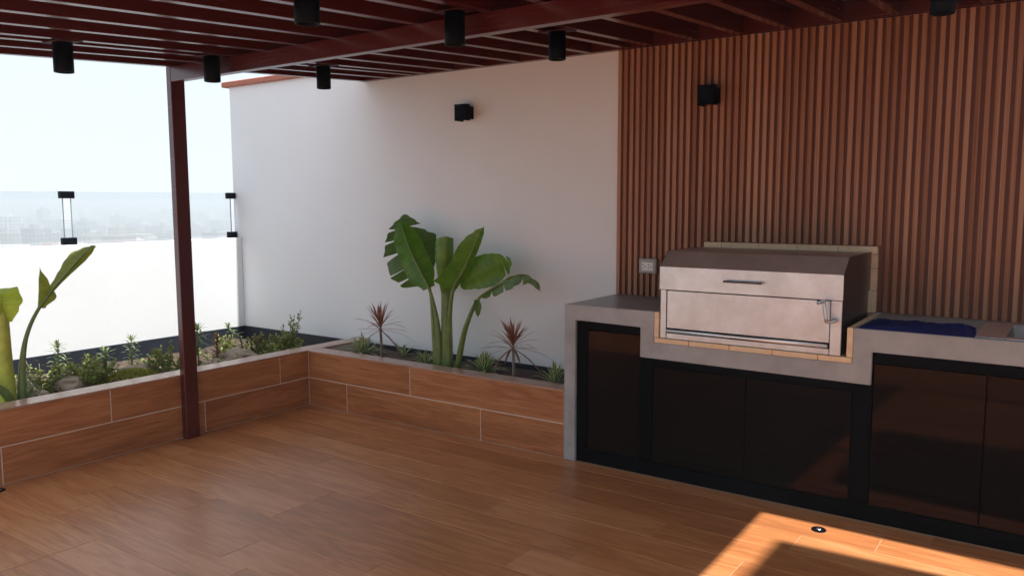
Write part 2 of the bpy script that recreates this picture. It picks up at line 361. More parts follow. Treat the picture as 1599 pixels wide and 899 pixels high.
# soil
def soil(name, x0, x1, y0, y1, z, amp, nx, ny, seed):
    bm = bmesh.new(); g = []
    for j in range(ny+1):
        row = []
        for i in range(nx+1):
            X = x0+(x1-x0)*i/nx; Y = y0+(y1-y0)*j/ny
            e = min(i/nx, 1-i/nx, j/ny, 1-j/ny)*6; e = min(1, e)
            zz = z+amp*(noise.noise(Vector((X*2.2+seed, Y*2.2, 0)))*.8+noise.noise(Vector((X*9, Y*9, seed)))*.35+noise.noise(Vector((X*30, Y*30, seed)))*.14)+amp*.7*e
            row.append(bm.verts.new((X, Y, zz)))
        g.append(row)
    for j in range(ny):
        for i in range(nx): bm.faces.new((g[j][i], g[j][i+1], g[j+1][i+1], g[j+1][i]))
    o = bmo(name, bm, MT['soil'], smooth=True); o['kind'] = 'structure'; return o
soil('soil', .006, 1.499, -4.6, -.006, .235, .07, 60, 170, 3.1)
soil('soil', PX+.004, 3.9, -.529, -.006, .345, .02, 90, 24, 7.7)

# ================================================================== PERGOLA
SL = .0635
def zc(y): return 2.478+SL*y                        # underside of the joists
pg = thing('pergola', 'dark red painted timber pergola roofing the terrace', 'pergola', (4.0, -1.7, 0))
def sloped(name, mat, x0, x1, y0, y1, d0, d1):
    """bar whose underside and top follow the roof slope; d0, d1 = heights above the joist underside"""
    c = Vector(((x0+x1)/2, (y0+y1)/2, zc((y0+y1)/2)+(d0+d1)/2)); bm = bmesh.new()
    L = (y1-y0)*math.sqrt(1+SL*SL)
    box(bm, -L/2, L/2, -(x1-x0)/2, (x1-x0)/2, -(d1-d0)/2, (d1-d0)/2, .002 if x1-x0 < .2 else 0)
    o = bmo(name, bm, mat, pg); o.location = c-pg.location; o.rotation_euler = (0, -math.atan(SL), R(90)); return o
JX = [1.665, 1.94, 2.183, 2.312, 2.58, 2.86, 3.15, 3.435, 3.71, 3.985, 4.14, 4.43, 4.70, 4.965, 5.24, 5.52, 5.785, 5.93, 6.012]
for x in JX: sloped('joist', MT['pergola'], x-.024, x+.024, -3.8, -.051, 0, .10)
bxo('ledger', MT['pergola'], pg, 1.641, 6.30, -.05, -.002, 2.474, 2.575, .002)
sloped('roof_panel', MT['roofpanel'], 1.641, 6.04, -3.8, .0, .102, .122)
sloped('roof_panel', MT['roofpanel'], 6.042, 9.0, -.752, 0, .102, .122)
for x, y in ((7.4, -.72), (8.9, -.72)):
    pass
for y0 in (-1.71, -3.75):
    top = zc(y0)-.001; bot = top-.092
    bxo('beam', MT['pergola'], pg, 1.6905, 6.42, y0, y0+.055, bot, top, .002)
    for x0 in (1.64, 6.421):
        bxo('post', MT['pergola'], pg, x0, x0+.05, y0, y0+.095, 0.0, zc(y0)-.001 if x0 < 2 else top, .003)
CANS = [(2.247, -2.629), (2.247, -1.800), (2.247, -.967), (4.062, -2.66), (4.062, -1.83), (4.062, -.985), (5.857, -.95)]
for x, y in CANS:
    sloped('mounting_plate', MT['roofpanel'], x-.085, x+.085, y-.06, y+.06, -.005, -.001)

where = ['under the outer joist pair, farthest out from the white wall', 'in front of the crossbeam beside the timber post', 'hung before the terracotta-capped end of the white wall',
         'farthest out from the slatted wall on the middle joist pair', 'in front of the crossbeam, above the wall lamp of the plaster wall', 'close to where plaster wall and slatted wall meet', 'hung before the slatted wall above the kitchen sink']
def downlight(i, x, y):
    z1 = zc(y)-.0055; z0 = z1-.142
    o = thing('ceiling_downlight', 'black cylinder downlight '+where[i], 'downlight', (x, y, z0), 'black cylinder downlights under the pergola')
    bm = bmesh.new(); seg = 32; r = .0455
    prof = [(r, .142), (r, .002), (r-.002, 0), (r-.006, 0), (r-.008, .004), (r-.010, .035)]
    rings = [[bm.verts.new((a*math.cos(2*math.pi*k/seg), a*math.sin(2*math.pi*k/seg), h)) for k in range(seg)] for a, h in prof]
    for A, B in zip(rings, rings[1:]):
        for k in range(seg): bm.faces.new((A[k], A[(k+1) % seg], B[(k+1) % seg], B[k]))
    bm.faces.new(rings[0])
    h = bmo('housing', bm, MT['black'], o)
    for p in h.data.polygons: p.use_smooth = len(p.vertices) == 4
    bm = bmesh.new(); cyl(bm, (0, 0, .036), .036, .004, 24); bmo('lens', bm, MT['lens'], h)
for i, (x, y) in enumerate(CANS): downlight(i, x, y)

# ================================================================== SLATTED CLADDING
sc_ = thing('slatted_wall_cladding', 'brown vertical slat cladding behind the barbecue', 'cladding', (5.4, -.015, .93))
bxo('backing_panel', MT['slatback'], sc_, 3.912, 7.2, -.008, -.0005, .933, 2.472)
def slat_mesh(h):
    bm = bmesh.new(); box(bm, -h/2, h/2, -.0118, .0118, -.0085, .0085, .0012)
    me = bpy.data.meshes.new('slat'); bm.to_mesh(me); bm.free(); me.materials.append(MT['slat']); return me
long_s, short_s = slat_mesh(2.472-.934), slat_mesh(2.472-1.292)
x = 3.926; k = 0
while x < 7.19:
    short = 4.50 < x < 5.50
    o = bpy.data.objects.new('slat', short_s if short else long_s); link(o, sc_)
    zc_ = (2.472+(1.292 if short else .934))/2
    o.location = (x-sc_.location.x, -.0170-sc_.location.y, zc_-sc_.location.z); o.rotation_euler = (R(90), R(-90), 0) if False else (0, R(-90), 0)
    # local X -> up, local Y -> along the wall, local Z -> out of the wall
    o.rotation_euler = Matrix(((0, 1, 0), (0, 0, 1), (1, 0, 0))).to_euler()
    x += .0421

# ================================================================== KITCHEN COUNTER
kc = thing('outdoor_kitchen_counter', 'grey polished cement counter with black glass cabinets below the slatted wall', 'counter', (5.5, -.35, 0))
KL, KT = 3.906, .932
FR = PY-.004                                        # counter front
poly = [(KL, 0), (3.982, 0), (3.982, .845), (4.398, .838), (4.398, .672), (5.594, .668), (5.594, .826), (7.125, .826), (7.125, 0), (7.2, 0), (7.2, KT), (5.508, KT), (5.508, .762), (4.482, .762), (4.482, KT), (KL, KT)]
bm = bmesh.new(); vs_ = [bm.verts.new((a-5.5, FR+.35, z)) for a, z in poly]; f = bm.faces.new(vs_)
ex = bmesh.ops.extrude_face_region(bm, geom=[f]); bmesh.ops.translate(bm, verts=[v for v in ex['geom'] if isinstance(v, bmesh.types.BMVert)], vec=(0, -FR-.001, 0))
bmesh.ops.bevel(bm, geom=[e for e in bm.edges if e.is_boundary is False and e.calc_face_angle(0) > .5], offset=.003, segments=2, affect='EDGES')
cb_ = bmo('counter_body', bm, MT['concrete'], kc)
# the sink cut-out
bm = bmesh.new(); box(bm, 6.11-5.5, 6.61-5.5, -.575+.35, -.145+.35, .70, 1.1); cut = bmo('sink_cutter', bm, None, kc)
md_ = cb_.modifiers.new('sink_hole', 'BOOLEAN'); md_.operation = 'DIFFERENCE'; md_.object = cut; md_.solver = 'EXACT'
bpy.context.view_layer.update(); dg = bpy.context.evaluated_depsgraph_get()
new_me = bpy.data.meshes.new_from_object(cb_.evaluated_get(dg)); cb_.modifiers.clear(); cb_.data = new_me
bpy.data.objects.remove(cut)
# cabinets
DY = -.632
bm = bmesh.new()
def fbar(x0, x1, z0, z1): box(bm, x0-5.5, x1-5.5, DY+.35, DY+.39, z0, z1, .002)
# plinth, stiles, heads
fbar(3.983, 7.124, 0.001, .082)
for a, b, z in ((3.983, 4.055, .835), (4.393, 4.470, .667), (5.513, 5.593, .664), (5.5935, 5.600, .82), (6.56, 6.63, .82), (7.07, 7.124, .82)): fbar(a, b, .083, z)
fbar(4.056, 4.392, .792, .834); fbar(4.471, 5.512, .626, .663); fbar(5.601, 6.559, .772, .82); fbar(6.631, 7.069, .772, .82)
bmo('cabinet_frame', bm, MT['blackalu'], kc)
for a, b, z0, z1 in ((4.058, 4.390, .085, .789), (4.473, 4.990, .085, .623), (4.994, 5.510, .085, .623), (5.603, 6.060, .085, .769), (6.064, 6.557, .085, .769), (6.633, 7.067, .085, .769)):
    bxo('door', MT['blackglass'], kc, a, b, DY+.004, DY+.022, z0, z1, .0015)
bxo('cabinet_back', MT['blackalu'], kc, 3.985, 7.12, -.56, -.54, .002, .66)
# firebrick lining of the notch
FBT = .026
def bricks(x0, x1, y0, y1, z0, z1, axis, length=.228, off=0, gap=.003):
    lo, hi = {'x': (x0, x1), 'y': (y0, y1), 'z': (z0, z1)}[axis]
    cuts = [lo]; c = lo+(off or length)
    while c < hi-.02: cuts.append(c); c += length
    cuts.append(hi)
    for a, b in zip(cuts, cuts[1:]):
        q = dict(x0=x0, x1=x1, y0=y0, y1=y1, z0=z0, z1=z1); q[axis+'0'] = a+gap/2; q[axis+'1'] = b-gap/2
        bxo('firebrick', MT['firebrick'], kc, **q, bev=.002)
bricks(4.483, 5.507, FR-.002, -.45, .763, .789, 'x', .222, .20)
bricks(4.483, 5.507, -.447, -.23, .763, .789, 'x', .222, .09)
for a, b in ((FR-.002, -.43), (-.427, -.21), (-.207, -.061)):
    bricks(4.483, 4.509, a, b, .790, .933, 'z', .23)
    bricks(5.480, 5.507, a, b, .790, .9345, 'z', .23)
bricks(4.515, 5.482, -.052, -.0015, 1.247, 1.288, 'x', .219, .11)
bricks(5.442, 5.482, -.052, -.0015, .935, 1.246, 'z', .118)
bricks(4.515, 4.555, -.052, -.0015, .935, 1.246, 'z', .118)
bxo('firebrick_mortar', MT['mortar'], kc, 4.52, 5.478, -.045, -.001, .79, 1.285)

# ================================================================== BARBECUE
gx0, gx1, gy, gz = 4.514, 5.452, -.642, .7895
gr = thing('barbecue_grill', 'stainless steel box barbecue with sloped hood set into the cement counter', 'barbecue', (4.98, -.35, gz))
def G_(name, mat, x0, x1, y0, y1, z0, z1, bev=.002): return bxo(name, mat, gr, x0, x1, y0, y1, z0, z1, bev)
G_('side_panel', MT['darksteel'], gx0+.002, gx0+.006, gy+.012, -.07, gz+.001, 1.055, 0)
G_('side_panel', MT['darksteel'], gx1-.006, gx1-.002, gy+.012, -.07, gz+.001, 1.055, 0)
G_('jamb', MT['steel'], gx0, gx0+.034, gy, gy+.012, gz+.001, 1.056)
G_('jamb', MT['steel'], gx1-.052, gx1, gy, gy+.012, gz+.001, 1.056)
G_('front_panel', MT['steel'], gx0+.037, gx1-.055, gy+.003, gy+.012, .848, 1.053)
G_('bottom_rail', MT['steel'], gx0+.036, gx1-.054, gy+.001, gy+.012, gz+.001, .820)
bm = bmesh.new(); cyl(bm, ((gx0+gx1-.025)/2-4.98, gy+.004+.35, .8325-gz), .0098, gx1-gx0-.099, 20, axis='X'); bmo('ash_drawer_edge', bm, MT['steel2'], gr, smooth=True)
G_('slot_shade_plate', MT['black'], gx0+.04, gx1-.056, gy+.013, gy+.02, gz+.002, .86, 0)  # black strip standing in for the shade inside the drawer slot
# hood: front fascia, slope, top and sides as one bent sheet with thickness
prof = [(-.646, 1.058), (-.646, 1.180), (-.545, 1.259), (-.062, 1.259)]
bm = bmesh.new()
inn = [(-.644, 1.058), (-.644, 1.179), (-.544, 1.257), (-.062, 1.257)]
A = [[bm.verts.new((X-4.98, y+.35, z-gz)) for (y, z) in prof+inn[::-1]] for X in (gx0-.004, gx1+.002)]
n_ = len(A[0])
for i in range(n_): bm.faces.new((A[0][i], A[0][(i+1) % n_], A[1][(i+1) % n_], A[1][i]))
bm.faces.new(A[0]); bm.faces.new(A[1][::-1])
for f_ in bm.faces:
    f_.material_index = 1 if abs(f_.calc_center_median().z+gz-1.2195) < .004 else 0
ho = bmo('hood', bm, MT['steel'], gr); ho.data.materials.append(MT['hoodtop'])
for X, tk in ((gx0-.006, .0018), (gx1+.0022, .0018)):
    bm = bmesh.new(); pp = [(-.6465, 1.057), (-.6465, 1.1805), (-.5455, 1.2605), (-.06, 1.2605), (-.06, 1.057)]
    B = [[bm.verts.new((X+d-4.98, y+.35, z-gz)) for (y, z) in pp] for d in (0, tk)]
    for i in range(5): bm.faces.new((B[0][i], B[0][(i+1) % 5], B[1][(i+1) % 5], B[1][i]))
    bm.faces.new(B[0]); bm.faces.new(B[1][::-1]); bmo('hood_side', bm, MT['darksteel'], gr)
bm = bmesh.new(); cyl(bm, (4.973-4.98, -.672+.35, 1.121-gz), .0055, .195, 14, axis='X')
for X in (4.885, 5.061): cyl(bm, (X-4.98, -.659+.35, 1.121-gz), .0045, .028, 12, axis='Y')
bmo('handle', bm, MT['darksteel'], ho, smooth=True)
ck = bmesh.new()
cyl(ck, (5.425-4.98, -.667+.35, .963-gz), .010, .05, 16, axis='Y')
tube(ck, [(5.425-4.98, -.690+.35, .963-gz), (5.395-4.98, -.690+.35, .957-gz)], [.008, .008], 10)
tube(ck, [(5.395-4.98, -.692+.35, .955-gz), (5.378-4.98, -.692+.35, 1.056-gz)], [.0085, .0085], 10)
cr_ = bmo('crank_handle', ck, MT['steel'], gr, smooth=True)
ck = bmesh.new(); tube(ck, [(5.378-4.98, -.69+.35, 1.056-gz), (5.372-4.98, -.76+.35, 1.056-gz)], [.0095, .0095], 12); bmo('grip', ck, MT['steel'], cr_, smooth=True)

# ================================================================== SINK, CLOTH, OUTLET, WALL LAMPS, DRAINS
sk = thing('kitchen_sink', 'stainless steel drop-in sink in the cement counter', 'sink', (6.36, -.36, KT))
bm = bmesh.new()
def sb(x0, x1, y0, y1, z0, z1): box(bm, x0-6.36, x1-6.36, y0+.36, y1+.36, z0-KT, z1-KT, .002)
for a in ((6.005, 6.118, -.632, -.085), (6.602, 6.70, -.632, -.085), (6.1185, 6.6015, -.632, -.567), (6.1185, 6.6015, -.153, -.085)): sb(*a, KT+.0015, KT+.0055)
bmo('rim', bm, MT['steel2'], sk)
bm = bmesh.new(); q = [(6.116, -.569), (6.604, -.569), (6.604, -.151), (6.116, -.151)]; q2 = [(6.14, -.545), (6.58, -.545), (6.58, -.175), (6.14, -.175)]
up = [bm.verts.new((a-6.36, b+.36, .003)) for a, b in q]; lo = [bm.verts.new((a-6.36, b+.36, -.10)) for a, b in q2]
for i in range(4): bm.faces.new((up[i], up[(i+1) % 4], lo[(i+1) % 4], lo[i]))
bm.faces.new(lo); bmo('basin', bm, MT['darksteel'], sk)
# crumpled cloth
bm = bmesh.new(); nx, ny = 84, 46; g = []
for j in range(ny+1):
    row = []
    for i in range(nx+1):
        u, v = i/nx, j/ny
        e0 = noise.noise(Vector((u*9, 1.3, 0)))*.018+noise.noise(Vector((u*30, 5, 0)))*.006
        e1 = noise.noise(Vector((7.7, v*7, 0)))*.02+noise.noise(Vector((2.7, v*22, 0)))*.008
        X = 5.525+.455*u+e1*(u-.3)+.03*(1-v)*u; Y = -.640+(.33+.9*e0)*v
        rag = min(u, 1-u, v, 1-v)
        h = .010+.012*abs(noise.noise(Vector((X*11, Y*16, 2))))+.012*noise.noise(Vector((X*5, Y*9, 8)))+.006*abs(noise.noise(Vector((X*40, Y*40, 4))))
        z = KT+.0015+max(.003, h)*min(1, rag*9)
        row.append(bm.verts.new((X-5.75, Y+.5, z-KT)))
    g.append(row)
for j in range(ny):
    for i in range(nx): bm.faces.new((g[j][i], g[j][i+1], g[j+1][i+1], g[j+1][i]))
ed = [e for e in bm.edges if e.is_boundary]; ex = bmesh.ops.extrude_edge_only(bm, edges=ed)
for v in ex['geom']:
    if isinstance(v, bmesh.types.BMVert): v.co.z = .0008
cl = bmo('folded_cloth', bm, MT['cloth'], smooth=True, loc=(5.75, -.5, KT)); tag(cl, 'crumpled navy blue cloth lying on the counter between barbecue and sink', 'cloth')
# outlet
oy = -.0325
ol = thing('power_outlet', 'grey weatherproof double power outlet on the slatted wall', 'outlet', (4.151, oy, 1.128))
bxo('housing', MT['greyplastic'], ol, 4.091, 4.211, oy-.026, oy, 1.080, 1.176, .006)
fp_ = bxo('face_plate', MT['whiteplastic'], ol, 4.112, 4.190, oy-.0285, oy-.0262, 1.098, 1.152, .001)
for cx in (4.132, 4.170):
    for dx, dz in ((-.009, .010), (-.009, -.010), (.007, 0)):
        bxo('socket_hole', MT['black'], fp_, cx+dx-.003, cx+dx+.003, oy-.0295, oy-.0287, 1.125+dz-.003, 1.125+dz+.003)
# wall lamps
def wall_lamp(x1, y1, zb, label):
    o = thing('wall_lamp', label, 'wall lamp', (x1-.05, y1, zb), 'black cube wall lamps')
    bm = bmesh.new(); s = .1
    # open cube: front, sides, with recessed light slots top and bottom
    box(bm, -s/2, s/2, -s, -.001, .012, .102, .002); bmo('housing', bm, MT['black'], o)
    bm = bmesh.new()
    for a, b, c, d in ((-s/2, s/2, -s, -s+.006), (-s/2, -s/2+.006, -s+.0062, -.002), (s/2-.006, s/2, -s+.0062, -.045)):
        box(bm, a, b, c, d, 0, .0118); box(bm, a, b, c, d, .1022, .114)
    bmo('shade_flaps', bm, MT['black'], o)
    bm = bmesh.new(); cyl(bm, (0, -.05, .0105), .03, .002, 20); cyl(bm, (0, -.05, .1033), .03, .002, 20); bmo('lens', bm, MT['lens'], o)
wall_lamp(2.737, 0, 2.108, 'black cube wall lamp mounted on the white plaster wall')
wall_lamp(4.590, -.0325, 2.085, 'black cube wall lamp mounted on the brown slatted wall')
def drain(x, y, label):
    o = thing('floor_drain', label, 'floor drain', (x, y, .0))
    bm = bmesh.new(); cyl(bm, (0, 0, .0025), .034, .005, 28, .031); bmo('ring', bm, MT['black'], o)
    bm = bmesh.new(); cyl(bm, (0, 0, .0055), .013, .002, 18, .010); bmo('cap', bm, MT['steel'], o)
    bm = bmesh.new()
    for k in range(8):
        a = k*math.pi/4; box_m = Matrix.Rotation(a, 4, 'Z') @ Matrix.Translation((.021, 0, .0056)) @ Matrix.Diagonal((.012, .003, .0008, 1)); bmesh.ops.create_cube(bm, size=1, matrix=box_m)
    bmo('grate', bm, MT['darksteel'], o)
drain(5.438, -.862, 'small round floor drain in the sunlit patch before the cabinets')
drain(1.705, -2.838, 'small round floor drain at the foot of the long planter')

# ================================================================== GLASS BALUSTRADE
gb = thing('glass_balustrade', 'clear glass balustrade with black clamps on top of the parapet', 'balustrade', (-.075, -3.0, 1.206))
for y0, y1 in ((-1.497, -.056), (-3.05, -1.558), (-4.6, -3.11), (-6.15, -4.66)):
    gp_ = bxo('glass_pane', MT['glass'], gb, -.079, -.071, y0, y1, 1.232, 1.617)
    for yy in (y0, y1): bxo('glass_edge', MT['glassedge'], gp_, -.0795, -.0705, yy-.002, yy+.002, 1.232, 1.617)
for yc, w in ((-1.5275, .108), (-.052, .085), (-3.08, .108), (-4.63, .108)):
    for z0, z1 in ((1.565, 1.620), (1.2065, 1.262)):
        bxo('clamp', MT['black'], gb, -.098, -.052, yc-w/2, yc+w/2, z0, z1, .004)

# ================================================================== PLANTS
def plant(name, label, cat, loc, group=None): return thing(name, label, cat, loc, group)
# --- large banana in the short planter (coordinates local to its foot)
B0 = Vector((2.73, -.33, .29))
bn = plant('banana_plant', 'large banana plant with broad torn green leaves against the white wall', 'plant', B0)
def L_(*p): return [Vector(q)-B0 for q in p]
sX = Vector((1, -.25, 0))
def stem(pts, rad, mat='petiole', par=bn, base=B0): return ptube('petiole', MT[mat], par, [Vector(q)-base for q in pts], rad, 8)
stem([(2.675, -.36, .27), (2.655, -.37, .56), (2.61, -.34, .80), (2.555, -.30, .93)], [.024, .017, .012, .010])
stem([(2.70, -.36, .27), (2.69, -.37, .62), (2.675, -.39, .80), (2.646, -.422, .95), (2.518, -.436, 1.16), (2.388, -.41, 1.375)], [.026, .022, .013, .010, .006, .003])
stem([(2.735, -.33, .27), (2.738, -.33, .62), (2.735, -.33, .92)], [.046, .040, .034])
stem([(2.765, -.34, .27), (2.785, -.36, .66), (2.85, -.39, .93), (2.972, -.412, 1.09), (3.105, -.408, 1.34)], [.024, .018, .012, .008, .003])
stem([(2.79, -.31, .27), (2.895, -.34, .60), (2.965, -.36, .74), (3.045, -.38, .86), (3.14, -.40, .93), (3.30, -.42, 1.005), (3.44, -.43, 1.05)], [.026, .019, .016, .012, .008, .005, .003])
# torn leaf behind on the left
FO = (.82, .57, 0)
leaf('leaf', MT['bananadark'], bn, L_((2.56, -.29, .93), (2.40, -.27, 1.13), (2.31, -.26, 1.30), (2.275, -.25, 1.44)), [.04, .19, .235, .225, .19, .15, .09, .03], [.02, .12, .15, .19, .20, .14, .08, .03], FO,
     fold=.10, n=44, m=6, tears=((-1, .17), (-1, .27), (-1, .46), (-1, .62), (-1, .76), (1, .78)), gap=.26, wave=.02, seed=2)
leaf('leaf', MT['banana'], bn, L_((2.645, -.415, .93), (2.515, -.425, 1.155), (2.43, -.415, 1.29), (2.365, -.39, 1.405)), [.04, .105, .105, .10, .095, .085, .06, .0], [.05, .095, .10, .10, .095, .08, .055, .0], (.80, .55, .25),
     fold=.20, n=36, m=6, wave=.015, seed=4)
# rolled central leaf
bm = bmesh.new(); uvl = bm.loops.layers.uv.new('UVMap'); nn, mm_ = 18, 26; g = []
for i in range(nn+1):
    t = i/nn; z = .90+.365*t; row = []
    rr = .030+.040*math.sin(min(1, t*1.25)*math.pi*.5)
    for j in range(mm_+1):
        a = R(-215)+R(480)*j/mm_; r = rr*(1-.28*j/mm_)
        zz = z+(.028*math.sin(a*1.0+2.2)-.05*max(0, j/mm_-.75)*2+(.012*noise.noise(Vector((j*.4, 3, 1)))))*t**4
        row.append(bm.verts.new(Vector((2.735+.003*t+r*math.cos(a), -.34+r*math.sin(a), zz))-B0))
    g.append(row)
for i in range(nn):
    for j in range(mm_):
        fc = bm.faces.new((g[i][j], g[i][j+1], g[i+1][j+1], g[i+1][j])); fc.smooth = True
        for lp, (a, b) in zip(fc.loops, ((i, j), (i, j+1), (i+1, j+1), (i+1, j))): lp[uvl].uv = (b/mm_, a/nn)
me = bpy.data.meshes.new('leaf'); bm.to_mesh(me); bm.free(); meshobj('leaf', me, MT['rolled'], bn)
# upright right leaf, its left half folded forward; broad right leaf behind it
leaf('leaf', MT['banana'], bn, L_((2.845, -.385, .915), (2.965, -.40, 1.085), (3.055, -.405, 1.235), (3.125, -.39, 1.37)), [.15, .125, .11, .11, .105, .085, .05, .0], [.01, .02, .03, .035, .035, .03, .02, .0], (.80, .50, .25),
     fold=.28, n=32, m=6, wave=.018, seed=6)
leaf('leaf', MT['banana'], bn, L_((2.87, -.33, .94), (2.98, -.31, 1.02), (3.12, -.28, 1.085), (3.25, -.26, 1.13)), [.03, .095, .12, .12, .115, .10, .08, .03], [.03, .06, .09, .105, .11, .10, .075, .02], (.38, .27, -.88),
     fold=.10, n=34, m=6, tears=((-1, .93), (1, .84)), gap=.08, wave=.02, seed=8)
# drooping folded leaf
leaf('leaf', MT['bananadark'], bn, L_((3.10, -.39, .905), (3.20, -.40, .955), (3.36, -.425, 1.03), (3.48, -.44, 1.058), (3.55, -.44, 1.045)), [.008, .014, .018, .018, .012, .0], [.03, .05, .055, .065, .06, .045, .015], (.15, -.15, -1),
     fold=-.2, n=40, m=5, tears=((1, .22), (1, .40), (1, .55), (1, .72), (1, .86)), gap=.22, wave=.015, seed=12)
leaf('leaf', MT['bananadark'], bn, L_((3.50, -.44, 1.035), (3.56, -.445, 1.02), (3.605, -.445, .97)), [.006, .018, .02, 0], [.01, .022, .02, 0], (.4, -.1, -1), fold=.2, n=10, m=3)
leaf('leaf', MT['bananadark'], bn, L_((3.06, -.39, .875), (3.075, -.40, .81), (3.07, -.40, .755)), [.022, .035, .02, 0], [.015, .025, .015, 0], (.82, .5, 0), fold=.3, n=8, m=3)

# --- young banana by the parapet
Y0 = Vector((1.25, -2.53, .29))
yb = plant('banana_plant', 'young banana plant with pale curled leaf and one long rolled leaf in the long planter', 'plant', Y0)
def S2(pts, rad, mat): return ptube('petiole', MT[mat], yb, [Vector(q)-Y0 for q in pts], rad, 10)
S2([(1.24, -2.57, .27), (1.245, -2.58, .60), (1.25, -2.58, .85), (1.245, -2.578, .985)], [.050, .045, .038, .014], 'petiole2')
S2([(1.26, -2.50, .27), (1.255, -2.495, .50), (1.25, -2.455, .73), (1.25, -2.36, .915), (1.25, -2.19, 1.105), (1.25, -2.03, 1.265)], [.030, .022, .013, .010, .007, .003], 'petiole')
S2([(1.27, -2.535, .27), (1.29, -2.60, .42), (1.31, -2.70, .52)], [.028, .024, .016], 'petiole')
leaf('leaf', MT['bananayoung'], yb, [Vector(q)-Y0 for q in ((1.27, -2.575, .84), (1.275, -2.58, .93), (1.26, -2.57, 1.0), (1.20, -2.56, 1.03))], [.04, .075, .09, .08, .02], [.04, .08, .10, .085, .02], (.2, 1, 0), fold=-.35, n=18, m=6, wave=.03, seed=3)
leaf('leaf', MT['olive'], yb, [Vector(q)-Y0 for q in ((1.25, -2.36, .92), (1.25, -2.235, 1.055), (1.25, -2.11, 1.17), (1.25, -2.005, 1.255))], [.006, .03, .04, .06, .085, .095, .065, .02], [.006, .012, .016, .02, .025, .028, .02, .0], (.35, .55, -.65), fold=.35, n=30, m=6, wave=.012, seed=5, curl=.35)
leaf('leaf', MT['olive'], yb, [Vector(q)-Y0 for q in ((1.25, -2.372, .90), (1.25, -2.358, 1.01), (1.25, -2.352, 1.145))], [.006, .008, .008, .0], [.035, .095, .05, .0], (.3, 1, -.2), fold=.2, n=12, m=4, wave=.01, seed=9)

# --- rosettes
def rosette(bm, uvl, c, n, length, width, up0, up1, droop, seed, m=1, seg=7):
    q = random.Random(seed)
    for i in range(n):
        a = i*2.399963+q.uniform(-.3, .3); f = (i+.5)/n; el = up1+(up0-up1)*f+q.uniform(-.12, .12); l = length*q.uniform(.75, 1.1)*(1-.25*f)
        d = Vector((math.cos(a)*math.cos(el), math.sin(a)*math.cos(el), math.sin(el)))
        dr = droop*q.uniform(.6, 1.3)*(1-f*.8)
        pts = [c, c+d*l*.35+Vector((0, 0, -dr*l*.10)), c+d*l*.7+Vector((0, 0, -dr*l*.42)), c+d*l+Vector((0, 0, -dr*l*.95))]
        sd_ = Vector((-math.sin(a), math.cos(a), 0)); w = width*q.uniform(.8, 1.15)
        blade(bm, uvl, pts, [w*.55, w, w*.8, 0], [w*.55, w, w*.8, 0], sd_, fold=.25, n=seg, m=m)
def foliage(name, mat, parent, builder):
    bm = bmesh.new(); uvl = bm.loops.layers.uv.new('UVMap'); builder(bm, uvl)
    me = bpy.data.meshes.new(name); bm.to_mesh(me); bm.free(); return meshobj(name, me, mat, parent)
for (x, y, zt, label, sd_) in ((2.177, -.42, .615, 'red-leaved dracaena on a thin stem beside the planter corner', 5), (3.373, -.42, .60, 'red-leaved dracaena on a thin stem next to the cement counter', 9)):
    o = plant('red_dracaena', label, 'plant', (x, y, .29), 'red dracaenas in the short planter')
    ptube('trunk', MT['stem'], o, [(0, 0, -.02), (.006, 0, .15), (0, .0, zt-.29+.03)], [.012, .010, .008], 8)
    foliage('foliage', MT['red'], o, lambda bm, uvl: (rosette(bm, uvl, Vector((0, 0, zt-.29)), 26, .26, .0066, 1.45, .30, .30, sd_), rosette(bm, uvl, Vector((0, 0, zt-.27)), 15, .20, .006, 1.5, .75, .1, sd_+1),
            rosette(bm, uvl, Vector((0, 0, zt-.31)), 11, .28, .008, .35, -.35, .45, sd_+2)))
for (x, y, n, l, label) in ((1.86, -.30, 60, .26, 'dense variegated spider plant in the planter corner under the red dracaena'), (2.16, -.16, 9, .19, 'small spider plant with few leaves behind the red dracaena'),
                            (2.52, -.32, 20, .19, 'small spider plant close against the foot of the large banana'), (2.40, -.20, 8, .17, 'sparse spider plant between red dracaena and large banana'), (3.06, -.32, 54, .25, 'dense variegated spider plant between large banana and the dracaena beside the counter'), (3.66, -.36, 22, .26, 'spider plant with long leaves touching the cement counter')):
    o = plant('spider_plant', label, 'plant', (x, y, .35), 'spider plants in the short planter')
    foliage('foliage', MT['spider'], o, lambda bm, uvl: rosette(bm, uvl, Vector((0, 0, .0)), n, l, .011, 1.45, .45, .55, int(x*100), 2, 8))

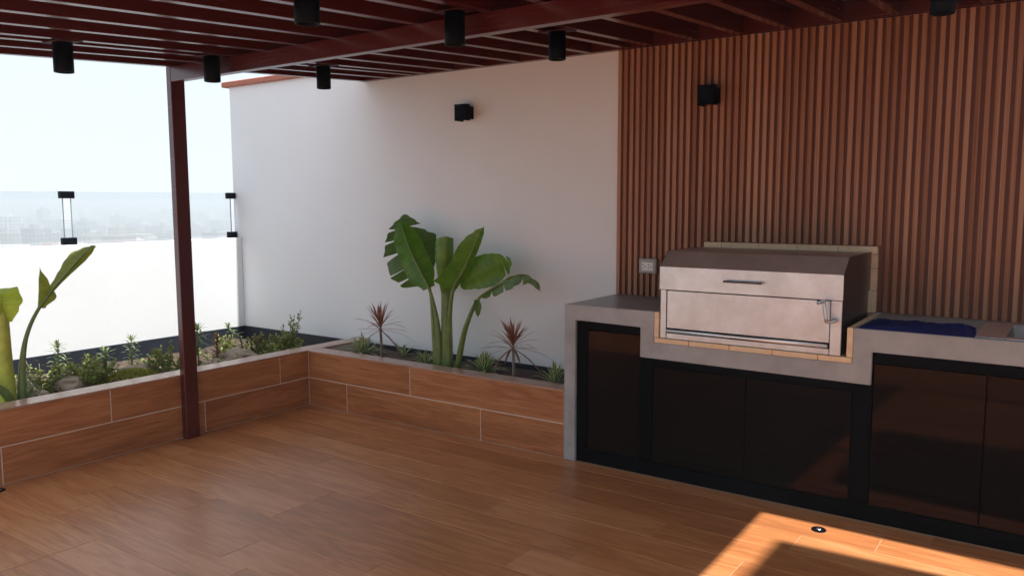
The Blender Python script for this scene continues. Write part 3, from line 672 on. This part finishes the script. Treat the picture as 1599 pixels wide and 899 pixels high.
# --- small shrubs, star-leaved plants and stones of the long planter
def shrub(x, y, z, r, h, mat, label, seed, n=420, ls=.020, sprout=0):
    q = random.Random(seed); x -= .10; o = plant('succulent_shrub', label, 'shrub', (x, y, z), 'small shrubs of the long planter')
    tips = []
    bm = bmesh.new()
    for k in range(16):
        a = q.uniform(0, 6.28); rr = r*math.sqrt(q.random()); top = Vector((math.cos(a)*rr, math.sin(a)*rr, h*q.uniform(.55, 1.0)*(1-.45*(rr/r)**2)))
        if k < sprout: top = Vector((q.uniform(.02, .10), q.uniform(.02, .08), h*q.uniform(1.25, 1.75)))
        pts = [Vector((0, 0, -.03)), Vector((top.x*.6, top.y*.6, top.z*.4)), top]; tube(bm, pts, [.005, .004, .002], 5, 6); tips.append(pts)
    bmo('branches', bm, MT['stem'], o, smooth=True)
    def bld(bm, uvl):
        for i in range(n):
            P = q.choice(tips); t = q.uniform(.35, 1.02); S = P[1].lerp(P[2], max(0, (t-.5)*2)) if t > .5 else P[0].lerp(P[1], t*2)
            d = Vector((q.gauss(0, 1), q.gauss(0, 1), q.gauss(.35, .8))).normalized(); c = S+d*q.uniform(.0, .018); l = ls*q.uniform(.7, 1.4)
            sd_ = d.orthogonal().normalized()
            blade(bm, uvl, [c, c+d*l*.5, c+d*l], [.1*l, .32*l, .26*l, 0], [.1*l, .32*l, .26*l, 0], sd_, fold=.2, n=3, m=1)
    foliage('foliage', MT[mat], o, bld)
def star(x, y, z, h, mat, label, seed, lean=(0, 0), l=.10, w=.006, n=26):
    q = random.Random(seed); x -= .08; o = plant('narrow_leaved_plant', label, 'plant', (x, y, z), 'upright narrow-leaved plants of the long planter')
    top = Vector((lean[0], lean[1], h)); mid = Vector((lean[0]*.2, lean[1]*.2, h*.6))
    ptube('stalk', MT['stem'] if mat == 'pinkleaf' else MT['star'], o, [(0, 0, -.03), mid, top], [.006, .005, .003], 6)
    def bld(bm, uvl):
        for k in range(7):
            f = k/6; c = Vector((0, 0, 0)).lerp(mid, .35+f*1.3) if f < .5 else mid.lerp(top, (f-.5)*2)
            rosette(bm, uvl, c, 6, l*(1.15-.35*f), w, .75, .15, .5, seed+k)
        rosette(bm, uvl, top, n//3, l*.75, w, 1.45, .6, .2, seed)
    foliage('foliage', MT[mat], o, bld)
ZL = .315
shrub(.98, -2.22, ZL, .17, .24, 'shrub', 'loose dark green shrub beside the young banana', 1, 520)
shrub(1.08, -1.97, ZL, .20, .24, 'shrub', 'dense rounded green shrub midway between young banana and timber post', 2, 1150)
shrub(1.14, -1.42, ZL, .17, .23, 'shrub', 'bushy green shrub right behind the timber post', 3, 800)
shrub(1.14, -.36, ZL, .16, .19, 'shrub', 'green shrub with one long upright shoot near the planter corner', 4, 800, sprout=3)
shrub(1.04, -.58, ZL, .08, .22, 'shrub2', 'yellowish shrub near the inner end of the long planter', 5, 300)
shrub(1.16, -2.66, ZL, .12, .14, 'shrub', 'low green shrub at the foot of the young banana', 6, 200)
shrub(.80, -.72, ZL, .10, .18, 'shrub', 'small green shrub half hidden behind the broad tan stone', 7, 260)
star(.86, -2.06, ZL, 0.246, 'star', 'tall narrow-leaved plant behind the dense rounded shrub', 21, l=.13, w=.008)
star(.98, -1.80, ZL, 0.180, 'star', 'short narrow-leaved plant against the dark band behind the rounded shrub', 22, n=24, l=.12, w=.008)
star(.92, -1.58, ZL, 0.230, 'star', 'thin narrow-leaved plant behind the mossy patch', 23, l=.11)
star(.98, -1.09, ZL, 0.246, 'star', 'tall leafy narrow-leaved plant just beyond the timber post', 24, n=40, l=.14, w=.010)
star(1.12, -1.02, ZL, 0.180, 'pinkleaf', 'reddish-tipped narrow-leaved plant among the stones', 25, l=.11, w=.008)
star(1.00, -.70, ZL, 0.221, 'star', 'bent pale narrow-leaved plant with arching stalk', 26, lean=(-.07, -.08), l=.10, w=.007)
star(.75, -2.42, ZL, 0.246, 'pinkleaf', 'small reddish plant standing behind the young banana', 27, l=.10)
star(1.18, -2.42, ZL, 0.131, 'star', 'low narrow-leaved plant beside the young banana stem', 28, l=.12, w=.008)
def rock(x, y, z, sx, sy, sz, seed, label):
    bm = bmesh.new(); bmesh.ops.create_icosphere(bm, subdivisions=3, radius=1)
    for v in bm.verts:
        n3 = v.co.normalized(); k = 1+.28*noise.noise(n3*1.6+Vector((seed, 0, 0)))+.12*noise.noise(n3*4+Vector((0, seed, 0)))
        v.co = Vector((n3.x*sx*k, n3.y*sy*k, n3.z*sz*k))
    o = bmo('stone', bm, MT['rock'], loc=(x, y, z)); tag(o, label, 'stone', 'tan stones in the long planter')
rock(1.02, -2.36, 0.315, .09, .10, .05, 1, 'tan stone lying against the young banana stem')
rock(.98, -2.08, 0.330, .10, .11, .07, 2, 'tan stone half hidden by the dense rounded shrub')
rock(.92, -1.58, 0.330, .12, .14, .055, 3, 'flat tan stone behind the mossy patch')
rock(1.15, -1.12, 0.320, .10, .12, .05, 4, 'tan stone beneath the reddish-tipped plant')
rock(1.05, -.86, 0.330, .16, .17, .06, 5, 'broad tan stone before the bent pale plant')
rock(1.22, -2.12, 0.305, .06, .07, .035, 6, 'small tan stone at the inner rim of the long planter')
# low ground cover between the shrubs: uncountable small leaves
def coverb(bm, uvl):
    q = random.Random(53)
    for k in range(95):
        cx, cy_ = q.uniform(.6, 1.40), q.uniform(-2.75, -.12); hh = q.uniform(.06, .15)
        for i in range(q.randint(26, 52)):
            a = q.uniform(0, 6.28); r_ = q.uniform(.02, .085)*math.sqrt(q.random())*1.5
            c = Vector((cx+r_*math.cos(a), cy_+r_*math.sin(a), .275+hh*q.random()*(1.1-r_*7)))
            if c.x > 1.47: continue
            d = Vector((q.gauss(0, .8), q.gauss(0, .8), q.uniform(.2, 1.1))).normalized(); l = q.uniform(.014, .034)
            blade(bm, uvl, [c, c+d*l*.5, c+d*l], [.15*l, .3*l, .22*l, 0], [.15*l, .3*l, .22*l, 0], d.orthogonal(), fold=.2, n=3, m=1)
o = foliage('ground_cover', MT['cover'], None, coverb); tag(o, 'low light green ground cover in the long planter', 'ground cover', kind='stuff')
# pebbles lying between the plants
q = random.Random(8); bm = bmesh.new()
for k in range(150):
    X, Y = q.uniform(.55, 1.46), q.uniform(-2.9, -.1); r_ = q.uniform(.008, .026)
    m4 = Matrix.Translation((X, Y, .285+q.uniform(0, .02))) @ Matrix.Rotation(q.uniform(0, 6), 4, Vector((q.random(), q.random(), 1))) @ Matrix.Diagonal((r_*q.uniform(.8, 1.4), r_, r_*q.uniform(.5, .8), 1))
    bmesh.ops.create_icosphere(bm, subdivisions=1, radius=1, matrix=m4)
o = bmo('pebbles', bm, MT['rock']); tag(o, 'tan pebbles scattered over the soil of the long planter', 'pebbles', kind='stuff')
# moss cushion
def mossb(bm, uvl):
    q = random.Random(31)
    for i in range(900):
        a = q.uniform(0, 6.28); r_ = math.sqrt(q.random()); X, Y = .14*r_*math.cos(a), .19*r_*math.sin(a); c = Vector((X, Y, .055*(1-r_*r_)+q.uniform(-.01, .012)))
        d = Vector((q.gauss(0, .7), q.gauss(0, .7), 1)).normalized(); l = q.uniform(.012, .022)
        blade(bm, uvl, [c, c+d*l*.5, c+d*l], [.002, .004, 0], [.002, .004, 0], d.orthogonal(), n=2, m=1)
o = foliage('moss_cushion', MT['moss'], None, mossb); o.location = (1.04, -1.70, .315); tag(o, 'yellow-green moss growing beside the timber post', 'moss', kind='stuff')

# ================================================================== CITY IN THE HAZE
GZ = -40.0
bm = bmesh.new(); s = 14000
v4 = [bm.verts.new(p) for p in ((-s, -s, 0), (s, -s, 0), (s, s, 0), (-s, s, 0))]; bm.faces.new(v4)
gd = bmo('ground', bm, plain('city_ground', (.14, .13, .12), .9, var=.3, vscale=.02), loc=(0, 0, GZ)); gd['kind'] = 'structure'
own = bpy.data.objects.new('apartment_building', None); link(own); own.location = (4.5, -4, GZ)
tag(own, 'apartment building carrying the roof terrace', 'building')
bxo('wall_body', MT['wall'], own, -.14, 9.19, -8.39, .14, GZ, -.501)
cw = [plain('city_wall', c, .85, var=.08, vscale=.1) for c in ((.55, .53, .50), (.42, .36, .31), (.36, .22, .16), (.62, .62, .62), (.30, .29, .28))]
cwin = plain('city_window', (.05, .06, .07), .3)
crf = plain('city_roof', (.40, .37, .34), .9)
def bld_mesh(w, d, h, floors, wi, seed):
    q = random.Random(seed); bm = bmesh.new(); box(bm, -w/2, w/2, -d/2, d/2, 0, h); n0 = len(bm.faces)
    box(bm, -w/2-.15, w/2+.15, -d/2-.15, d/2+.15, h, h+.9)
    if q.random() < .8: a = q.uniform(-.2, .2)*w; box(bm, a-w*.16, a+w*.16, -d*.2, d*.15, h+.9, h+3.4)
    nb = len(bm.faces)
    fh = h/floors; nw = max(2, int(w/3.2)); ndw = max(2, int(d/3.2))
    for f in range(floors):
        z = fh*(f+.35)
        for k in range(nw):
            x = -w/2+(k+.5)*w/nw
            for sgn in (-1, 1): box(bm, x-.7, x+.7, sgn*(d/2+.02)-.04, sgn*(d/2+.02)+.04, z, z+fh*.45)
        for k in range(ndw):
            y = -d/2+(k+.5)*d/ndw
            for sgn in (-1, 1): box(bm, sgn*(w/2+.02)-.04, sgn*(w/2+.02)+.04, y-.7, y+.7, z, z+fh*.45)
    for i, f in enumerate(bm.faces): f.material_index = 0 if i < nb else 1
    me = bpy.data.meshes.new('city_building'); bm.to_mesh(me); bm.free(); me.materials.append(cw[wi]); me.materials.append(cwin); return me
protos = [bld_mesh(w, d, h, f, i % 5, i) for i, (w, d, h, f) in enumerate(((12, 18, 9, 3), (10, 14, 6, 2), (16, 20, 12, 4), (14, 12, 9, 3), (9, 20, 12, 4), (20, 16, 6, 2), (12, 12, 15, 5), (24, 14, 9, 3), (11, 16, 9, 3), (15, 15, 18, 6)))]
city_labels = ['%s %s flat-roofed building in the hazy city beyond the glass' % (('three-storey cream', 'two-storey brown', 'four-storey brick-red', 'three-storey white', 'four-storey grey', 'two-storey wide cream', 'five-storey brown', 'three-storey wide brick-red', 'three-storey narrow white', 'six-storey grey')[i], ('deep', 'small', 'broad', 'squat', 'narrow', 'long', 'square', 'long', 'plain', 'square')[i]) for i in range(10)]
def polar(th, d): return Vector((6.37-math.sin(R(th))*d, -4.65+math.cos(R(th))*d, GZ))
def tower(name, th, d, w, dp, h, floors, label, mat, rot=20):
    o = bpy.data.objects.new(name, None); link(o); o.location = polar(th, d); o.rotation_euler = (0, 0, R(rot)); tag(o, label, 'building')
    bm = bmesh.new(); box(bm, -w/2, w/2, -dp/2, dp/2, 0, h); bmo('wall_body', bm, cw[mat], o)
    bm = bmesh.new(); box(bm, -w*.25, w*.2, -dp*.25, dp*.2, h, h+3); bmo('roof_hut', bm, cw[mat], o)
    bm = bmesh.new(); fh = h/floors; nw = max(2, int(w/4)); box(bm, -.8, .8, -.05, .05, 0, fh*.45); wm = bpy.data.meshes.new('window'); bm.to_mesh(wm); bm.free(); wm.materials.append(cwin)
    for f in range(floors//2, floors):
        for k in range(nw):
            for face in (0, 1):
                q = bpy.data.objects.new('window', wm); link(q, o)
                if face == 0: q.location = (-w/2+(k+.5)*w/nw, -dp/2, fh*(f+.35))
                else: q.location = (w/2, -dp/2+(k+.5)*dp/nw, fh*(f+.35)); q.rotation_euler = (0, 0, R(90))
    return o
tower('apartment_tower', 67.3, 880, 17, 12, 29.5, 10, 'tall pale apartment tower, highest of the hazy city', 3, 35)
tower('apartment_tower', 64.6, 960, 24, 15, 25, 8, 'wide pale apartment block with roof hut in the hazy city', 0, 30)
tower('apartment_tower', 65.4, 1250, 12, 12, 33, 11, 'slim grey apartment tower standing far back in the hazy city', 4, 10)
tower('warehouse', 67.0, 700, 46, 24, 8, 2, 'long low pale warehouse at the near edge of the hazy city', 3, 25)
cr = random.Random(77); cnt = 0; placed = []
d = 640.0
while d < 1500:
    th = 48+cr.uniform(0, 1)
    while th < 78:
        p = polar(th, d+cr.uniform(-8, 8))
        if cnt < 290 and all((p-q).length > 30 for q in (polar(67.3, 880), polar(64.6, 960), polar(65.4, 1250), polar(67, 700))) and (52 < th < 70.5 or cr.random() < .12):
            pi_ = cr.randrange(len(protos)); o = bpy.data.objects.new('city_building', protos[pi_]); link(o); o.location = p; o.rotation_euler = (0, 0, R(22+cr.choice((0, 90))+cr.uniform(-4, 4)))
            o.scale = (1, 1, cr.uniform(.8, 1.25)); tag(o, city_labels[pi_], 'building', 'hazy city buildings beyond the balustrade'); cnt += 1
        th += math.degrees((27+cr.uniform(0, 16))/d)
    d += 34+cr.uniform(0, 8)+ (d-640)*.03
# the rest of the city, too small to tell apart
bm = bmesh.new(); cr = random.Random(5)
for i in range(3400):
    d = 1480+4200*cr.random()**1.5; th = cr.uniform(40, 84); p = polar(th, d)-Vector((0, 0, GZ))
    w, dp, h = cr.uniform(8, 26), cr.uniform(8, 26), cr.choice((5, 6, 8, 9, 9, 12, 12, 15, 24))*cr.uniform(.8, 1.3)
    mtx = Matrix.Translation((p.x, p.y, h/2)) @ Matrix.Rotation(R(22+cr.uniform(-8, 8)), 4, 'Z') @ Matrix.Diagonal((w, dp, h, 1)); n0 = len(bm.faces)
    r_ = bmesh.ops.create_cube(bm, size=1, matrix=mtx); mi = cr.randrange(5)
    for f in {f for v in r_['verts'] for f in v.link_faces}: f.material_index = mi
me = bpy.data.meshes.new('distant_city'); bm.to_mesh(me); bm.free()
for c in cw: me.materials.append(c)
o = meshobj('distant_city', me, None, loc=(0, 0, GZ)); tag(o, 'far pale city blocks fading into the haze', 'city', kind='stuff')

# ================================================================== HAZE
bm = bmesh.new(); box(bm, -7500, 7500, -7500, 7500, GZ-1.5, 6.0)
hz = bpy.data.materials.new('haze'); hz.use_nodes = True; N = hz.node_tree.nodes; N.clear()
pv = N.new('ShaderNodeVolumePrincipled'); out = N.new('ShaderNodeOutputMaterial'); hz.node_tree.links.new(pv.outputs[0], out.inputs['Volume'])
pv.inputs['Color'].default_value = (.93, .955, .98, 1); pv.inputs['Density'].default_value = .0016; pv.inputs['Density Attribute'].default_value = ''; pv.inputs['Color Attribute'].default_value = ''
pv.inputs['Temperature Attribute'].default_value = ''
hb = bmo('haze', bm, hz); tag(hb, 'pale haze filling the air over the city', 'haze', kind='stuff')
